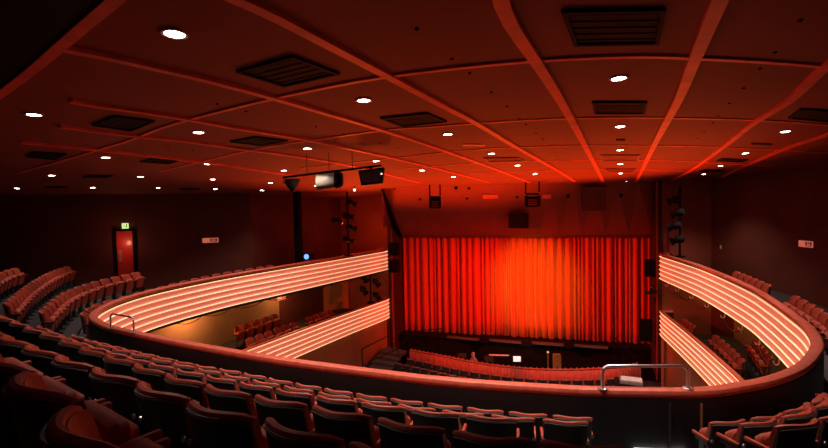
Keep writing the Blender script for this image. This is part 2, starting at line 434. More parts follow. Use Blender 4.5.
onheader('header_patch', [(483,198),(498,198),(498,194),(483,194)], .015, 'ceiling_timber', 'brighter red oblong plate on the header, left of the right lantern', 'plate', 'red plates on the header wall')
onheader('header_patch', [(538,198),(551,198),(551,194),(538,194)], .015, 'ceiling_timber', 'brighter red oblong plate on the header, right of the right lantern', 'plate', 'red plates on the header wall')
# loudspeaker on the header
a, n = header_pt(519.5, 220)
o = empty('loudspeaker', a, 'black square loudspeaker hanging on the header above the curtain centre', 'loudspeaker')
hb = [header_pt(*p)[0] for p in [(510.5,227.5),(528.5,227.5),(528.5,213),(510.5,213)]]
MB().hexa([p + n*.05 for p in hb] + [p + Vector((0,-.55,0)) for p in hb]).build('cabinet', 'black_paint', o)
c = sum(hb, Vector())/4
mb = MB(); gi = [p + (c - p)*.1 + Vector((0,-.57,0)) for p in hb]; mb.hexa([p + Vector((0,.03,0)) for p in gi] + gi); mb.build('grille', 'black_paint', o)
# small dots on the header and its upper edge
dots = [(384,186.5),(394.5,185.8),(420,198),(467,197),(456,183.5),(469,182.5),(568,195.5),(621,195),(517,196)]
dp = None
for i, (x, y) in enumerate(dots):
    a, n = header_pt(x, max(y, 187)); 
    R = n.to_track_quat('Z', 'Y').to_matrix()
    mb = MB().lathe([(.09,0),(.09,.06),(.06,.12),(.0001,.12)], 10, (0,0,0), R)
    mb.v = [v + a for v in mb.v]
    tag(mb.build('spot_socket', 'black_paint', None, True), 'small black round socket in the header wall, %s from the left' % ordinal(sorted(d[0] for d in dots).index(x)), 'socket', 'small sockets in the header wall')
# pairs of tiny white lamps along the top edge
for i, (x, y) in enumerate([(613.5,180.5),(626.5,180.5),(686,180.5),(697.5,181.5),(354.5,190)]):
    p = atd(x, y, 24 if i < 4 else 22)
    o = empty('bracket_lamp', p, 'tiny lit white lamp at the ceiling edge, %s from the left' % ORD[(1,2,3,4,0)[i]], 'lamp', 'tiny lamps along the ceiling edge')
    MB().lathe([(.0001,-.06),(.04,-.05),(.06,0),(.04,.05),(.0001,.06)], 10, p).build('bulb', 'pilot', o, True)
    MB().box(p + Vector((0,.03,.16)), (.06,.06,.22)).build('bracket', 'dark_metal', o)

# ------------------------------------------------------------------ stage, pit, floors
STZ = EZ - 8.45
q0, q1 = CL - cu*2.5, CRt + cu*2.5
sf = [q0 - cn*5, q1 - cn*5, q1 + cn*.9, q0 + cn*.9]
S(MB().prism([(p.x, p.y) for p in sf], STZ - .12, STZ), 'stage_floor', 'stage_black')
S(MB().prism([(p.x, p.y) for p in (q0 + cn*.82, q1 + cn*.82, q1 + cn*.7, q0 + cn*.7)], -1.2, STZ - .12), 'wall_stage_front', 'stage_black')
for i, (a, b) in enumerate([((446,338),(481,341.3)),((488,341.2),(522.5,344)),((531,344),(565,346.6)),((573,346.8),(608,349.3))]):
    A, B = xy(onz(a[0], a[1], -8.45)), xy(onz(b[0], b[1], -8.45)); d = Vector((0, .42))
    S(MB().prism([(p.x, p.y) for p in (A, B, B + d, A + d)], STZ, STZ + .05), 'trim_%d' % (21 + i), 'stage_grey')
mon = None
for i, (x, y) in enumerate([(484.5,342),(526.5,344.5),(569,347)]):
    p = onz(x, y, -8.45)
    if mon is None:
        mon = empty('stage_monitor', p, 'x', 'monitor speaker', 'black monitors along the stage edge')
        mb = MB(); w = .27
        mb.add([(-w,-.2,0),(w,-.2,0),(w,.2,0),(-w,.2,0),(-w,-.13,.26),(w,-.13,.26),(w,.06,.26),(-w,.06,.26)], [(3,2,1,0),(4,5,6,7),(0,1,5,4),(1,2,6,5),(2,3,7,6),(3,0,4,7)])
        mb.build('cabinet', 'black_paint', mon, False, True)
        MB().box((0,.11,.15), (.46,.02,.2), Matrix.Rotation(math.radians(28), 3, 'X')).build('grille', 'black_paint', mon, False, True)
        remember(mon); o = mon
    else: o = copy_tree(mon)
    o.location = p; o['label'] = 'low black wedge monitor on the stage edge, %s of three' % ('leftmost', 'middle', 'rightmost')[i]
S(MB().prism([(-22,-2),(10,-2),(10,24),(-22,24)], -.4, -.1), 'floor', 'carpet')
S(MB().prism([(-22,24),(10,24),(10,34),(-22,34)], -1.4, -.86), 'floor_pit', 'stage_black')
bk = [q0 - cn*4.8, q1 - cn*4.8]
S(MB().prism([(p.x, p.y) for p in (bk[0], bk[1], bk[1] - cn*.2, bk[0] - cn*.2)], STZ, EZ + 2), 'wall_stage_back', 'stage_black')
# curtain
def curtain():
    H0, H1 = STZ + .02, ztop + .9; A0 = CL - cu*.3; W = (CRt - CL).length + .85; nx, nz = 900, 8
    rnd = random.Random(3); ks = []
    u = 0.
    while u < W:
        w = rnd.choice((.14, .2, .28, .36, .45))*rnd.uniform(.85, 1.15); ks.append((u, w, rnd.uniform(.6, 1.15)*(.6 + w))); u += w + rnd.choice((.02, .05, .08, .12))
    vs = []; fs = []
    for j in range(nz + 1):
        z = H0 + (H1 - H0)*j/nz; t = j/nz
        for i in range(nx + 1):
            u = W*i/nx; d = 0.
            for (a, w, am) in ks:
                if a <= u < a + w: d = am*max(0, math.sin(math.pi*(u - a)/w))**.55; break
            d = min(d, 1.1)*(.27 + .06*(1 - t)) + .06*math.sin(u*1.7 + .6) + .015*math.sin(u*9 + 3*t)
            p = A0 + cu*u + cn*(d - .28); vs.append((p.x, p.y, z))
    for j in range(nz):
        for i in range(nx):
            a = j*(nx + 1) + i; fs.append((a, a + 1, a + nx + 2, a + nx + 1))
    o = MB().add(vs, fs).build('stage_curtain', 'curtain', None, True)
    sm = o.modifiers.new('thickness', 'SOLIDIFY'); sm.thickness = .012
    tag(o, 'tall red pleated house curtain closing the whole stage opening', 'curtain')
curtain()

# pit rail with red drape
pitc = spline([xy(onz(x, y, -8.4)) for x, y in [(410,349.5),(440,355),(470,361),(505,366),(540,368.8),(580,369),(620,366.5),(640,363)]], .06)
o = empty('pit_rail', (pitc[0].x, pitc[0].y, -.1), 'curved orchestra pit rail hung with red drapes and a gold edge', 'pit rail')
mb = MB(); fs = []; vs = []; s = 0.
for i, p in enumerate(pitc):
    t = (pitc[min(i+1, len(pitc)-1)] - pitc[max(i-1, 0)]).normalized(); nn = Vector((t.y, -t.x))
    d = .035*math.sin(i*2.2) + .02*math.sin(i*.9); 
    for z, k in ((-.1,1),(.45,1),(.93,.5)): vs.append((p.x + nn.x*(.06 + d*k), p.y + nn.y*(.06 + d*k), z))
for i in range(len(pitc) - 1):
    for j in range(2): a = i*3 + j; fs.append((a, a + 3, a + 4, a + 1))
dr = mb.add(vs, fs).build('drape', 'drape', o, True); dr.modifiers.new('t', 'SOLIDIFY').thickness = .015
MB().sweep(pitc[::4] + [pitc[-1]], [(-.04,-9.4),(.0,-9.4),(.0,-8.48),(-.04,-8.48)]).build('board', 'stage_black', o)
MB().tube([(p.x, p.y, .98) for p in pitc[::4]], .045, 8).build('rail', 'drape', o, True)
mb = MB()
for i in range(0, int(plen(pitc)/.28)):
    p, t = along(pitc, i*.28 + .1); mb.lathe([(.0001,-.03),(.035,0),(.0001,.03)], 6, (p.x, p.y, 1.05))
mb.build('gold_studs', 'gold', o)
# pit furniture and the player
def on_pit(x, y, dep): p = atd(x, y, dep); return Vector((p.x, p.y, -.86))
def music_stand(loc, h, label, sheet=None, rz=0.):
    o = empty('music_stand', loc, label, 'music stand', 'music stands in the pit', Matrix.Rotation(rz, 3, 'Z'))
    mb = MB()
    for k in range(3):
        a = k*2.094; mb.tube([(0,0,.25),(.25*math.cos(a), .25*math.sin(a), .012)], .012, 6)
    mb.build('base', 'dark_metal', o, False, True)
    MB().tube([(0,0,.2),(0,0,h - .05)], .014, 8).build('pole', 'dark_metal', o, True, True)
    R = Matrix.Rotation(math.radians(-28), 3, 'X')
    MB().box((0,0,h), (.52,.02,.36), R).box(R @ Vector((0,-.03,-.17)) + Vector((0,0,h)), (.52,.06,.015), R).build('desk', 'dark_metal', o, False, True)
    if sheet:
        Rz = Matrix.Rotation(rz, 3, 'Z')
        mb = MB().box(loc + Rz @ (R @ Vector((-.105,-.017,-.005)) + Vector((0,0,h))), (.20,.006,.30), Rz @ R)
        mb.box(loc + Rz @ (R @ Vector((.105,-.017,-.005)) + Vector((0,0,h))), (.20,.006,.30), Rz @ R)
        tag(mb.build('sheet_music', 'paper'), sheet, 'sheet music')
music_stand(on_pit(517, 361, 26.3), 1.36, 'music stand in the pit holding bright white sheets', 'bright white open sheet music on the pit stand', .3)
music_stand(on_pit(489, 360, 26.6), 1.30, 'empty music stand in the pit right of the grey-haired person', None, .2)
music_stand(on_pit(462, 358, 27), 1.35, 'empty music stand in the pit left of the grey-haired person', None, .3)
p = on_pit(499, 358, 27.3)
o = empty('electric_keyboard', p, 'dark keyboard with pale top on a stand in the pit', 'keyboard', None, Matrix.Rotation(.25, 3, 'Z'))
MB().rbox((0,0,1.22), (1.3,.36,.12), .02).build('body', 'dark_metal', o, False, True)
MB().box((0,-.05,1.29), (1.15,.18,.02)).build('keys', 'paper', o, False, True)
MB().tube([(-.45,-.15,.01),(.45,.15,1.16)], .02).tube([(.45,-.15,.01),(-.45,.15,1.16)], .02).build('stand', 'dark_metal', o, True, True)
p = on_pit(557, 360, 26.4)
o = empty('instrument_case', p, 'olive upright instrument case standing in the pit', 'case', None, Matrix.Rotation(.3, 3, 'Z'))
MB().rbox((0,0,.78), (.44,.3,1.56), .06).build('shell', 'olive', o, False, True)
MB().tube([(-.08,-.16,.85),(-.08,-.2,.87),(.08,-.2,.87),(.08,-.16,.85)], .012).build('handle', 'dark_metal', o, False, True)
p = on_pit(548, 357, 26.6)
o = empty('music_lamp', p, 'small lit reading lamp on a slim olive post in the pit', 'lamp')
MB().lathe([(.16,0),(.16,.03),(.03,.05),(.03,1.5),(.02,1.55)], 10, p).build('post', 'olive', o, True)
MB().lathe([(.0001,1.56),(.05,1.57),(.07,1.62),(.04,1.66),(.0001,1.67)], 10, p).build('bulb', 'olive_glow', o, True)

def person(loc, rz):
    J = {'pel':(0,0,.92,.135),'abd':(0,.01,1.08,.125),'chs':(0,.0,1.28,.145),'nck':(0,.03,1.47,.055),'hd0':(0,.06,1.56,.075),'hd1':(0,.075,1.66,.088),'hd2':(0,.07,1.73,.06),
         'nos':(0,.172,1.615,.012)}
    E = [('pel','abd'),('abd','chs'),('chs','nck'),('nck','hd0'),('hd0','hd1'),('hd1','hd2'),('hd0','nos')]
    for s, n in ((-1,'L'),(1,'R')):
        J.update({'sh'+n:(s*.19,0,1.39,.065),'el'+n:(s*.25,.10,1.13,.047),'wr'+n:(s*.16,.32,1.17,.032),'pm'+n:(s*.14,.40,1.19,.034),
                  'hp'+n:(s*.10,0,.86,.105),'kn'+n:(s*.11,.03,.48,.065),'an'+n:(s*.11,0,.09,.045),'toe'+n:(s*.12,.17,.035,.035),'er'+n:(s*.092,.055,1.63,.02)})
        E += [('chs','sh'+n),('sh'+n,'el'+n),('el'+n,'wr'+n),('wr'+n,'pm'+n),('pel','hp'+n),('hp'+n,'kn'+n),('kn'+n,'an'+n),('an'+n,'toe'+n),('hd0','er'+n)]
        for k, (dx, L) in enumerate(((-.03,.075),(-.01,.085),(.01,.08),(.03,.065))):
            a, b = 'f%d%s' % (k, n), 'g%d%s' % (k, n)
            J[a] = (s*.14 + dx, .40 + L*.55, 1.185, .0095); J[b] = (s*.14 + dx, .40 + L, 1.155, .008); E += [('pm'+n, a), (a, b)]
        J['t0'+n] = (s*.14 - s*.045, .40, 1.18, .011); J['t1'+n] = (s*.14 - s*.055, .44, 1.165, .009); E += [('pm'+n,'t0'+n),('t0'+n,'t1'+n)]
    names = list(J); me = bpy.data.meshes.new('person')
    me.from_pydata([J[k][:3] for k in names], [(names.index(a), names.index(b)) for a, b in E], [])
    o = bpy.data.objects.new('person', me); C.objects.link(o)
    o.modifiers.new('skin', 'SKIN'); sd = o.modifiers.new('sub', 'SUBSURF'); sd.levels = sd.render_levels = 1
    for i, k in enumerate(names):
        me.skin_vertices[0].data[i].radius = (J[k][3],)*2; me.skin_vertices[0].data[i].use_root = (k == 'pel')
    dg = bpy.context.evaluated_depsgraph_get(); ev = bpy.data.meshes.new_from_object(o.evaluated_get(dg))
    o.modifiers.clear(); o.data = ev; ev.materials.clear()
    for m in ('skin', 'grey_shirt', 'dark_trousers'): ev.materials.append(MATS[m])
    for f in ev.polygons:
        c = f.center; f.use_smooth = True
        f.material_index = 2 if c.z < .98 and c.y < .25 else (0 if c.z > 1.47 or c.y > .28 else 1)
    o.location = loc; o.rotation_euler = (0, 0, rz)
    tag(o, 'grey-haired person in a pale grey shirt leaning forward in the orchestra pit', 'person')
    MB().lathe([(.088,1.665),(.095,1.70),(.085,1.745),(.05,1.775),(.0001,1.785)], 14, (0,.055,0)).build('hair', 'grey_hair', o, True, True)
    mb = MB()
    for s in (-1, 1): mb.lathe([(.0001,-.009),(.009,0),(.0001,.009)], 8, (s*.032,.152,1.65))
    mb.build('eyes', 'black_paint', o, False, True)
person(on_pit(474, 360, 26.4), math.radians(150))

# ------------------------------------------------------------------ upper circle front: rail, dark back panel, lit fascia
o = empty('circle_balcony', (-5.4, 6.9, EZ - 3.64), 'sweeping horseshoe balcony front with red padded rail and lit striped inner face', 'balcony')
UF = o
MB().sweep(RAIL, [(-.02,-2.83),(-.025,-2.78),(.0,-2.75),(.04,-2.737),(.12,-2.737),(.16,-2.75),(.18,-2.785),(.175,-2.83),(.15,-2.86),(.0,-2.86)]).build('rail_cushion', 'rail_velvet', o, True)
MB().sweep(RAIL, [(.135,-2.86),(.175,-2.86),(.175,-3.95),(.135,-3.95)]).build('back_panel', 'panel_black', o)
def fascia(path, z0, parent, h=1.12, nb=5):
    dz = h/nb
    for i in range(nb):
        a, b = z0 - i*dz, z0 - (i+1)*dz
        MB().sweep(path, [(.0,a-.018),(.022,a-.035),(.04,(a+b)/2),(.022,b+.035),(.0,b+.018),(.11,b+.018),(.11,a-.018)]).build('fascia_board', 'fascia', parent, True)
    for i in range(nb + 1):
        z = z0 - i*dz
        q = [(.012 + (.018*math.cos(k*math.pi/3)), z + .018*math.sin(k*math.pi/3)) for k in range(6)]
        MB().sweep(path, [(x - .02, zz) for x, zz in q]).build('light_strip', 'strip', parent, True)
FP = offset(RAIL, .02)
i0 = max(i for i, p in enumerate(FP) if p.x < -10.9); i1 = min(i for i, p in enumerate(FP) if p.x > 2.2 and i > i0)
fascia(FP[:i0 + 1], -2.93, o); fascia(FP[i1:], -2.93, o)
MB().sweep(FP[i0:i1 + 1], [(.0,-2.93),(.0,-4.05),(.10,-4.05),(.10,-2.93)]).build('front_panel', 'panel_black', o)
# box fronts below
def sub_path(P, cond): return [p for p in P if cond(p)]
LL = spline([Vector(p) for p in [(-13.75,26.4),(-13.4,26.3),(-13.2,25.9),(-13.7,21),(-14.12,14.9),(-14.3,12.5)]], .25)
RR = spline([Vector(p) for p in [(3.45,13.5),(3.48,16),(3.38,17.7),(2.7,22.2),(1.95,26.4),(2.05,26.65),(2.5,26.8)]], .25)
for P, zb, lab in ((LL, -5.93, 'left lower box front with five lit horizontal bands'), (RR, -5.72, 'right lower box front with five lit horizontal bands')):
    o = empty('lower_box_balcony', (P[0].x, P[0].y, EZ + zb - .8), lab, 'balcony', 'lower box fronts')
    MB().sweep(P, [(-.02,zb+.02),(.0,zb+.06),(.14,zb+.06),(.16,zb+.0),(.0,zb)]).build('rail_cushion', 'rail_velvet', o, True)
    MB().sweep(P, [(.12,zb),(.2,zb),(.2,zb-1.2),(.12,zb-1.2)]).build('back_panel', 'panel_black', o)
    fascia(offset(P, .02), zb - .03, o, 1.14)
    # wall of the stalls below the box
    wallstrip(offset(P, .35)[::-1] if False else offset(P, .35), -.1, EZ + zb - 1.16, 'wall_below_box_left' if P is LL else 'wall_below_box_right', 'tan_wall', .1)
# brass strips and seams on the dark back panel near the aisle
mb = MB(); a, b = onz(707.5, 396, -2.9), onz(703, 421, -3.64)
oo = offset(RAIL, .185)
def near(path, q): return min(path, key=lambda p: (p - q).length)
for lab, px, m in (('pale', 706, 'brass'), ('dark', 671, 'seat_metal')):
    d = ray(px, 410); best = min(range(len(oo)), key=lambda i: abs(oo[i].x*d.y - oo[i].y*d.x)/math.hypot(d.x, d.y) + (100 if oo[i].y > 9.5 else 0))
    p = oo[best]; q = MB().box((p.x, p.y, EZ - 3.28), (.03,.03,.72)).build('cover_strip', m, UF)

# chrome grab rails standing on the cushion
def grab(pa, pb, h, label, r=.025):
    a, b = Vector(pa), Vector(pb); d = (b - a).normalized(); path = [a]
    R = .10
    path.append(a + Vector((0,0,h - R)))
    for k in range(1, 6):
        t = k*math.pi/10; path.append(a + d*(R - R*math.cos(t)) + Vector((0,0,h - R + R*math.sin(t))))
    for k in range(0, 6):
        t = math.pi/2 - k*math.pi/10; path.append(b - d*(R - R*math.cos(t)) + Vector((0,0,h - R + R*math.sin(t))))
    path.append(b)
    o = empty('grab_rail', a, label, 'handrail', 'chrome grab rails on the balcony')
    MB().tube(path, r, 12).build('tube', 'chrome', o, True)
    for p in (a, b): MB().lathe([(.075,0),(.075,.012),(.05,.02),(.03,.02)], 16, p).build('flange', 'chrome', o, True)
g0, g1 = onz(602.5, 388.5, -2.74), onz(688, 388.5, -2.74)
grab(g0, g1, .33, 'chrome grab rail arching over the padded balcony rail by the right aisle')
g0, g1 = onz(111, 328, -2.74), onz(134, 332.5, -2.74)
grab(g0, g1, .34, 'small dark chrome grab rail on the left bend of the balcony rail', .02)

# cable hooks and slung cable below the right and left upper faces
def festoon(pts, name, label, sag):
    mb = MB(); path = []
    for a, b in zip(pts, pts[1:]):
        for k in range(8):
            t = k/8; path.append(a.lerp(b, t) + Vector((0,0,-sag*4*t*(1-t))))
    path.append(pts[-1]); tag(mb.tube(path, .014, 6).build(name, 'dark_metal', None, True), label, 'cable', 'cables slung below the balcony')
def under_pts(px):      # where the ray meets the lower lip of the upper face
    out = []
    for x, y in px:
        q = onz(x, y, -4.1); i = min(range(len(RAIL)), key=lambda k: (RAIL[k] - xy(q)).length)
        out.append(Vector((RAIL[i].x, RAIL[i].y, EZ - 4.12)))
    return out
hr = under_pts([(790,360),(769,341),(753,327),(737,314.5),(722,304),(708,296),(696,289),(684,283.5),(672,277.5)])
hk = None
for i, p in enumerate(hr):
    if hk is None:
        hk = MB().tube([(0,.02,.05),(0,0,-.03),(-.01,0,-.09),(-.06,0,-.12),(-.11,0,-.09),(-.12,0,-.03)], .016, 8).build('cable_hook', 'plate', None, True); ob = hk
    else: ob = hk.copy(); C.objects.link(ob)
    ob.location = p
    tag(ob, 'small pale hook below the right balcony face, %s from the viewer' % ordinal(i), 'hook', 'hooks below the right balcony face')
festoon([p + Vector((-.06,0,-.105)) for p in hr[:-1]], 'hanging_cable', 'thin cable slung between the hooks below the right balcony face', .22)
hl = under_pts([(150,321),(185,312),(220,305),(255,297),(290,291),(325,283.5),(352,277)])
festoon(hl, 'hanging_cable', 'dark cable drooping below the left balcony face', .16)

# ------------------------------------------------------------------ circle floors
def platform(path, front, rear, ztop, zlow, name, m='carpet'):
    return S(MB().sweep(path, [(-front, ztop), (-front, zlow), (rear, zlow), (rear, ztop)]), name, m)
frontfloor = [p for p in offset(RAIL, .24) if p.y < 12]
S(MB().sweep([p for p in RAIL if p.y < 23.5], [(.2,-3.95),(1.6,-3.95),(1.6,-3.66),(.2,-3.66)]), 'floor_circle_front', 'aisle_carpet')
# broad slabs of the side wings, boxes below
lw = [p for p in RAIL if p.x < -10 and p.y > 8.0]
S(MB().prism([(p.x - .3, p.y) for p in lw] + [(-13, 4), (-30, 4), (-31, 14), (-18, 25)], EZ - 4.25, EZ - 3.98), 'floor_wing_left', 'carpet')
rw = [p for p in RAIL if p.x > 2.4 and p.y > 9]
S(MB().prism([(p.x + .3, p.y) for p in rw] + [(5.6, 26.5), (9, 10)], EZ - 4.25, EZ - 3.98), 'floor_wing_right', 'carpet')
S(MB().prism([(p.x - .25, p.y) for p in LL[2:]] + [(-17.3, 12), (-17.3, 22), (-18.6, 22), (-18.6, 25), (-17.2, 26)], EZ - 7.05, EZ - 6.72), 'floor_box_left', 'carpet')
S(MB().prism([(p.x + .25, p.y) for p in RR[:-2]] + [(5.6, 26.4), (5.9, 13)], EZ - 6.9, EZ - 6.68), 'floor_box_right', 'carpet')
wallstrip([Vector((-17.3, 9)), Vector((-17.3, 22.9))], 0, EZ - 4.25, 'wall_box_left', 'tan_wall')
wallstrip([Vector((-17.3, 24.2)), Vector((-16.4, 26.6))], 0, EZ - 4.25, 'wall_box_left.001', 'tan_wall')
wallstrip([Vector((-18.6, 22.5)), Vector((-18.3, 24.6))], 0, EZ - 4.25, 'wall_box_recess', 'pier_wall')
wallstrip([Vector((4.9, 26.9)), Vector((5.6, 22.6)), Vector((5.75, 22.55)), Vector((5.9, 12))], 0, EZ - 4.25, 'wall_box_right', 'tan_wall')

# ------------------------------------------------------------------ theatre seats
def make_seat():
    o = empty('theatre_seat', (0,0,0), 'x', 'theatre seat')
    N = 10
    def shell(w, y0, th, z0, z1, cv, lean, topround, rnd):
        mb = MB(); vs = []; zs = 6
        for side in (0, 1):
            for j in range(zs + 1):
                for i in range(N + 1):
                    u = -1 + 2*i/N; t = j/zs; z = z0 + (z1 - z0)*t - (topround*abs(u)**4*t)
                    y = y0 + cv*u*u - lean*t*t + (th if side else 0)
                    if side and j == zs: y -= 0
                    vs.append((w*u*(1 - .04*t), y, z))
        M = (zs + 1)*(N + 1); fs = []
        for j in range(zs):
            for i in range(N):
                a = j*(N+1) + i; fs += [(a, a+1, a+N+2, a+N+1), (M+a, M+a+N+1, M+a+N+2, M+a+1)]
        for i in range(N):
            fs += [(i, M+i, M+i+1, i+1)]; a = zs*(N+1) + i; fs += [(a, a+1, M+a+1, M+a)]
        for j in range(zs):
            a = j*(N+1); fs += [(a, a+N+1, M+a+N+1, M+a)]; a += N; fs += [(a, M+a, M+a+N+1, a+N+1)]
        return mb.add(vs, fs)
    bs0 = shell(.246, -.30, .022, .30, .865, .105, .07, .03, 0).build('back_shell', 'seat_shell', o, True, True)
    mb = shell(.244, -.277, .045, .40, .865, .105, .07, .03, 0)
    vs = []
    b = mb.build('backrest', 'seat_red', o, True, True)
    # padded top roll
    path = []
    for i in range(N + 1):
        u = -1 + 2*i/N; path.append((.240*u, -.30 + .036 + .105*u*u - .07, .866 - .03*abs(u)**4))
    MB().tube(path, [.018] + [.025]*(N-1) + [.018], 8).build('top_roll', 'seat_red', b, True, True)
    path = [(x, y - .036, z - .012) for x, y, z in path]
    MB().tube(path, .005, 6).build('edge_trim', 'edge_trim', bs0, True, True)
    # tipped-up seat
    R = Matrix.Rotation(math.radians(76), 3, 'X')
    st = MB().rbox((0, -.10, .455), (.455, .09, .47), .05, Matrix.Rotation(math.radians(-12), 3, 'X')).build('seat', 'seat_red', o, True, True)
    MB().rbox((0, -.045, .445), (.42, .018, .41), .04, Matrix.Rotation(math.radians(-12), 3, 'X')).build('seat_pan', 'seat_red', st, True, True)
    for s in (-1, 1):
        ar = MB().rbox((s*.248, -.07, .60), (.032, .28, .045), .012).build('armrest', 'seat_red', o, True, True)
        sd = MB().box((s*.248, -.09, .555), (.02, .22, .05)).box((s*.248, -.10, .30), (.022, .09, .60)).box((s*.248, -.10, .012), (.026, .26, .024)).build('standard', 'seat_metal', o, False, True)
        MB().lathe([(.0001,-.004),(.022,-.004),(.022,.006),(.0001,.012)], 10, (s*.240, -.262, .62), Matrix.Rotation(math.radians(90), 3, 'X')).build('bracket', 'chrome', sd, True, True)
    remember(o); return o
SEAT = make_seat(); first = [True]
seen = {}
def row(path, ztop, rowname, group, cat_end, s0=0., s1=None, pitch=.565, seats=None, flip=False, skip=()):
    """seats along a plan curve; ztop = top of the backs measured from the eye; the front of the seats is on the left of the curve"""
    L = plen(path) if s1 is None else s1; n = seats or int((L - s0)/pitch); k = 0
    for i in range(n):
        s = s0 + (i + .5)*pitch; p, t = along(path, s)
        if i in skip: continue
        o = SEAT if first[0] else copy_tree(SEAT); first[0] = False
        a = math.atan2(t.y, t.x) + (math.pi if flip else 0)
        fwd = Vector((-math.sin(a), math.cos(a)))
        base = p + fwd*.33
        o.location = (base.x, base.y, EZ + ztop - .885); o.rotation_euler = (0, 0, a)
        tag(o, 'red theatre seat, %s from %s in %s' % (ordinal(k), cat_end, rowname), 'theatre seat', group)
        k += 1
def pxrow(pts, z): return spline([xy(onz(x, y, z)) for x, y in pts], .2)
A_ = spline([Vector(p) for p in [(-10.55,6.42),(-9.38,6.26),(-8.18,6.14),(-7.03,6.04),(-6.02,6.02),(-4.82,5.95),(-3.62,5.93),(-2.5,5.99),(-1.36,6.12),(-.3,6.32),(.4,6.5)]], .2)
AR = spline([Vector(p) for p in [(1.05,6.70),(1.5,6.96),(2.0,7.36),(2.52,7.92),(2.92,8.45),(3.27,9.1),(3.6,9.8)]], .2)
B_ = spline([Vector(p) for p in [(-10.2,5.8),(-8.6,5.5),(-7,5.3),(-5.4,5.17),(-4.13,5.1),(-2.94,5.1),(-1.75,5.18),(-.61,5.38),(.1,5.55)]], .2)
BR = spline([Vector(p) for p in [(1.25,5.98),(1.72,6.35),(2.1,6.72),(2.6,7.3),(3.1,8.1)]], .2)
M_ = spline([Vector(p) for p in [(-9.8,5.0),(-8,4.6),(-6,4.3),(-4.5,4.18),(-3,4.15),(-1.6,4.25),(-.5,4.45),(.3,4.6)]], .2)
MR = spline([Vector(p) for p in [(1.35,5.05),(1.9,5.5),(2.4,6.0),(2.9,6.6)]], .2)
Cc = pxrow([(-30,305),(0,316),(30,328),(55,336.5),(80,346),(94,351),(118,358),(154,370),(182,378),(220,387.5),(289,401),(355,413),(434,427),(500,435.5),(609,446),(660,448)], -1.45)
D_ = pxrow([(-60,310),(0,335),(40,350),(80,364),(122,377),(174,396),(214,408),(282,424),(330,438),(400,452),(480,462),(540,466)], -1.05)
E_ = pxrow([(-70,325),(-30,350),(0,368),(36,394),(60,424),(108,441),(160,470),(230,500)], -.63)
ZA, ZB, ZM, ZC, ZD, ZE = -2.80, -2.47, -2.06, -1.47, -1.07, -.65
row(A_, ZA, 'the front circle row', 'seats of the front circle row', 'its left end', .05, seats=18, pitch=.572)
row(AR, ZA, 'the front row right of it', 'seats of the front circle row', 'the aisle', seats=5, pitch=.62)
row(B_, ZB, 'the second circle row', 'seats of the second circle row', 'its left end', .0, seats=17, pitch=.59)
row(BR, ZB, 'the second row right of it', 'seats of the second circle row', 'the aisle', seats=4, pitch=.62)
row(M_, ZM, 'the shadowed third circle row', 'seats of the third circle row', 'its left end', .0, seats=16)
row(MR, ZM, 'the third row right of it', 'seats of the third circle row', 'the aisle', seats=3)
row(Cc, ZC, 'the fourth circle row', 'seats of the fourth circle row', 'its left end', .1, pitch=.56)
row(D_, ZD, 'the fifth circle row', 'seats of the fifth circle row', 'its left end', .1, pitch=.56)
row(E_, ZE, 'the nearest circle row at lower left', 'seats of the nearest circle row', 'its left end', .15, pitch=.56)
# stepped floors under them
for i, (P, z, nm) in enumerate([(B_, ZB, 'b'), (BR, ZB, ''), (M_, ZM, ''), (MR, ZM, ''), (Cc, ZC, ''), (D_, ZD, ''), (E_, ZE, '')]):
    platform(P, .62, .6, z - .885, -4.2, 'floor_tier_%d' % (i + 1))
S(MB().prism([(-11.5,6.6),(-10,5.9),(-5,5.2),(0,5.4),(1.5,6.2),(3.2,8.0),(4.4,10),(3.9,11),(2.6,8.9),(1,7.6),(-1,7.0),(-5,6.7),(-10.5,7.1)], EZ - 3.95, EZ + ZA - .885), 'floor_tier_9', 'aisle_carpet')
# floor light strip at the foot of the balcony wall in the aisle
wpath = offset(RAIL, .19); k0, k1 = (min((k for k in range(len(wpath)) if wpath[k].y < 9.5), key=lambda k: abs(wpath[k].x*ray(px, 446).y - wpath[k].y*ray(px, 446).x)) for px in (642, 692))
zz = -.105 - (446 - 198.5)/F*(wpath[k0].y*math.cos(AX) - wpath[k0].x*math.sin(AX))
tag(MB().sweep(wpath[k0:k1 + 1], [(.0, zz + .02), (.035, zz + .015), (.035, zz - .06), (.0, zz - .06)]).build('aisle_light', 'floor_lamp_white'), 'bright white light strip low on the dark balcony wall in the aisle', 'floor light')
# left wing rows: fronts are seen
L1 = pxrow([(74,319),(92,305),(120,297),(150,289),(191,279),(221,273),(276,264)], -2.95)
L2 = pxrow([(37,313),(60,294),(88,283),(112,277),(140,271)], -2.70)
L3 = pxrow([(2,305),(26,285),(54,270),(80,263)], -2.45)
L4 = pxrow([(-40,297),(-18,281),(0,272),(18,267)], -2.2)
for P, z, nm, e in ((L1, -2.95, 'the left-wing row beside the rail', 'its near end'), (L2, -2.70, 'the second left-wing row', 'its near end'), (L3, -2.45, 'the third left-wing row', 'its near end'), (L4, -2.2, 'the dim rearmost left-wing row', 'its near end')):
    row(P, z, nm, 'seats of the left wing', e, .5 if z == -2.95 else 0., flip=True, pitch=.64 if z == -2.95 else (.61 if z == -2.7 else .575), seats=17 if z == -2.45 else None)
    platform(P, .6, .75, z - .885, -4.1, 'floor_wing_tier_%s' % {-2.95:'one',-2.70:'two',-2.45:'three',-2.2:'four'}[z])
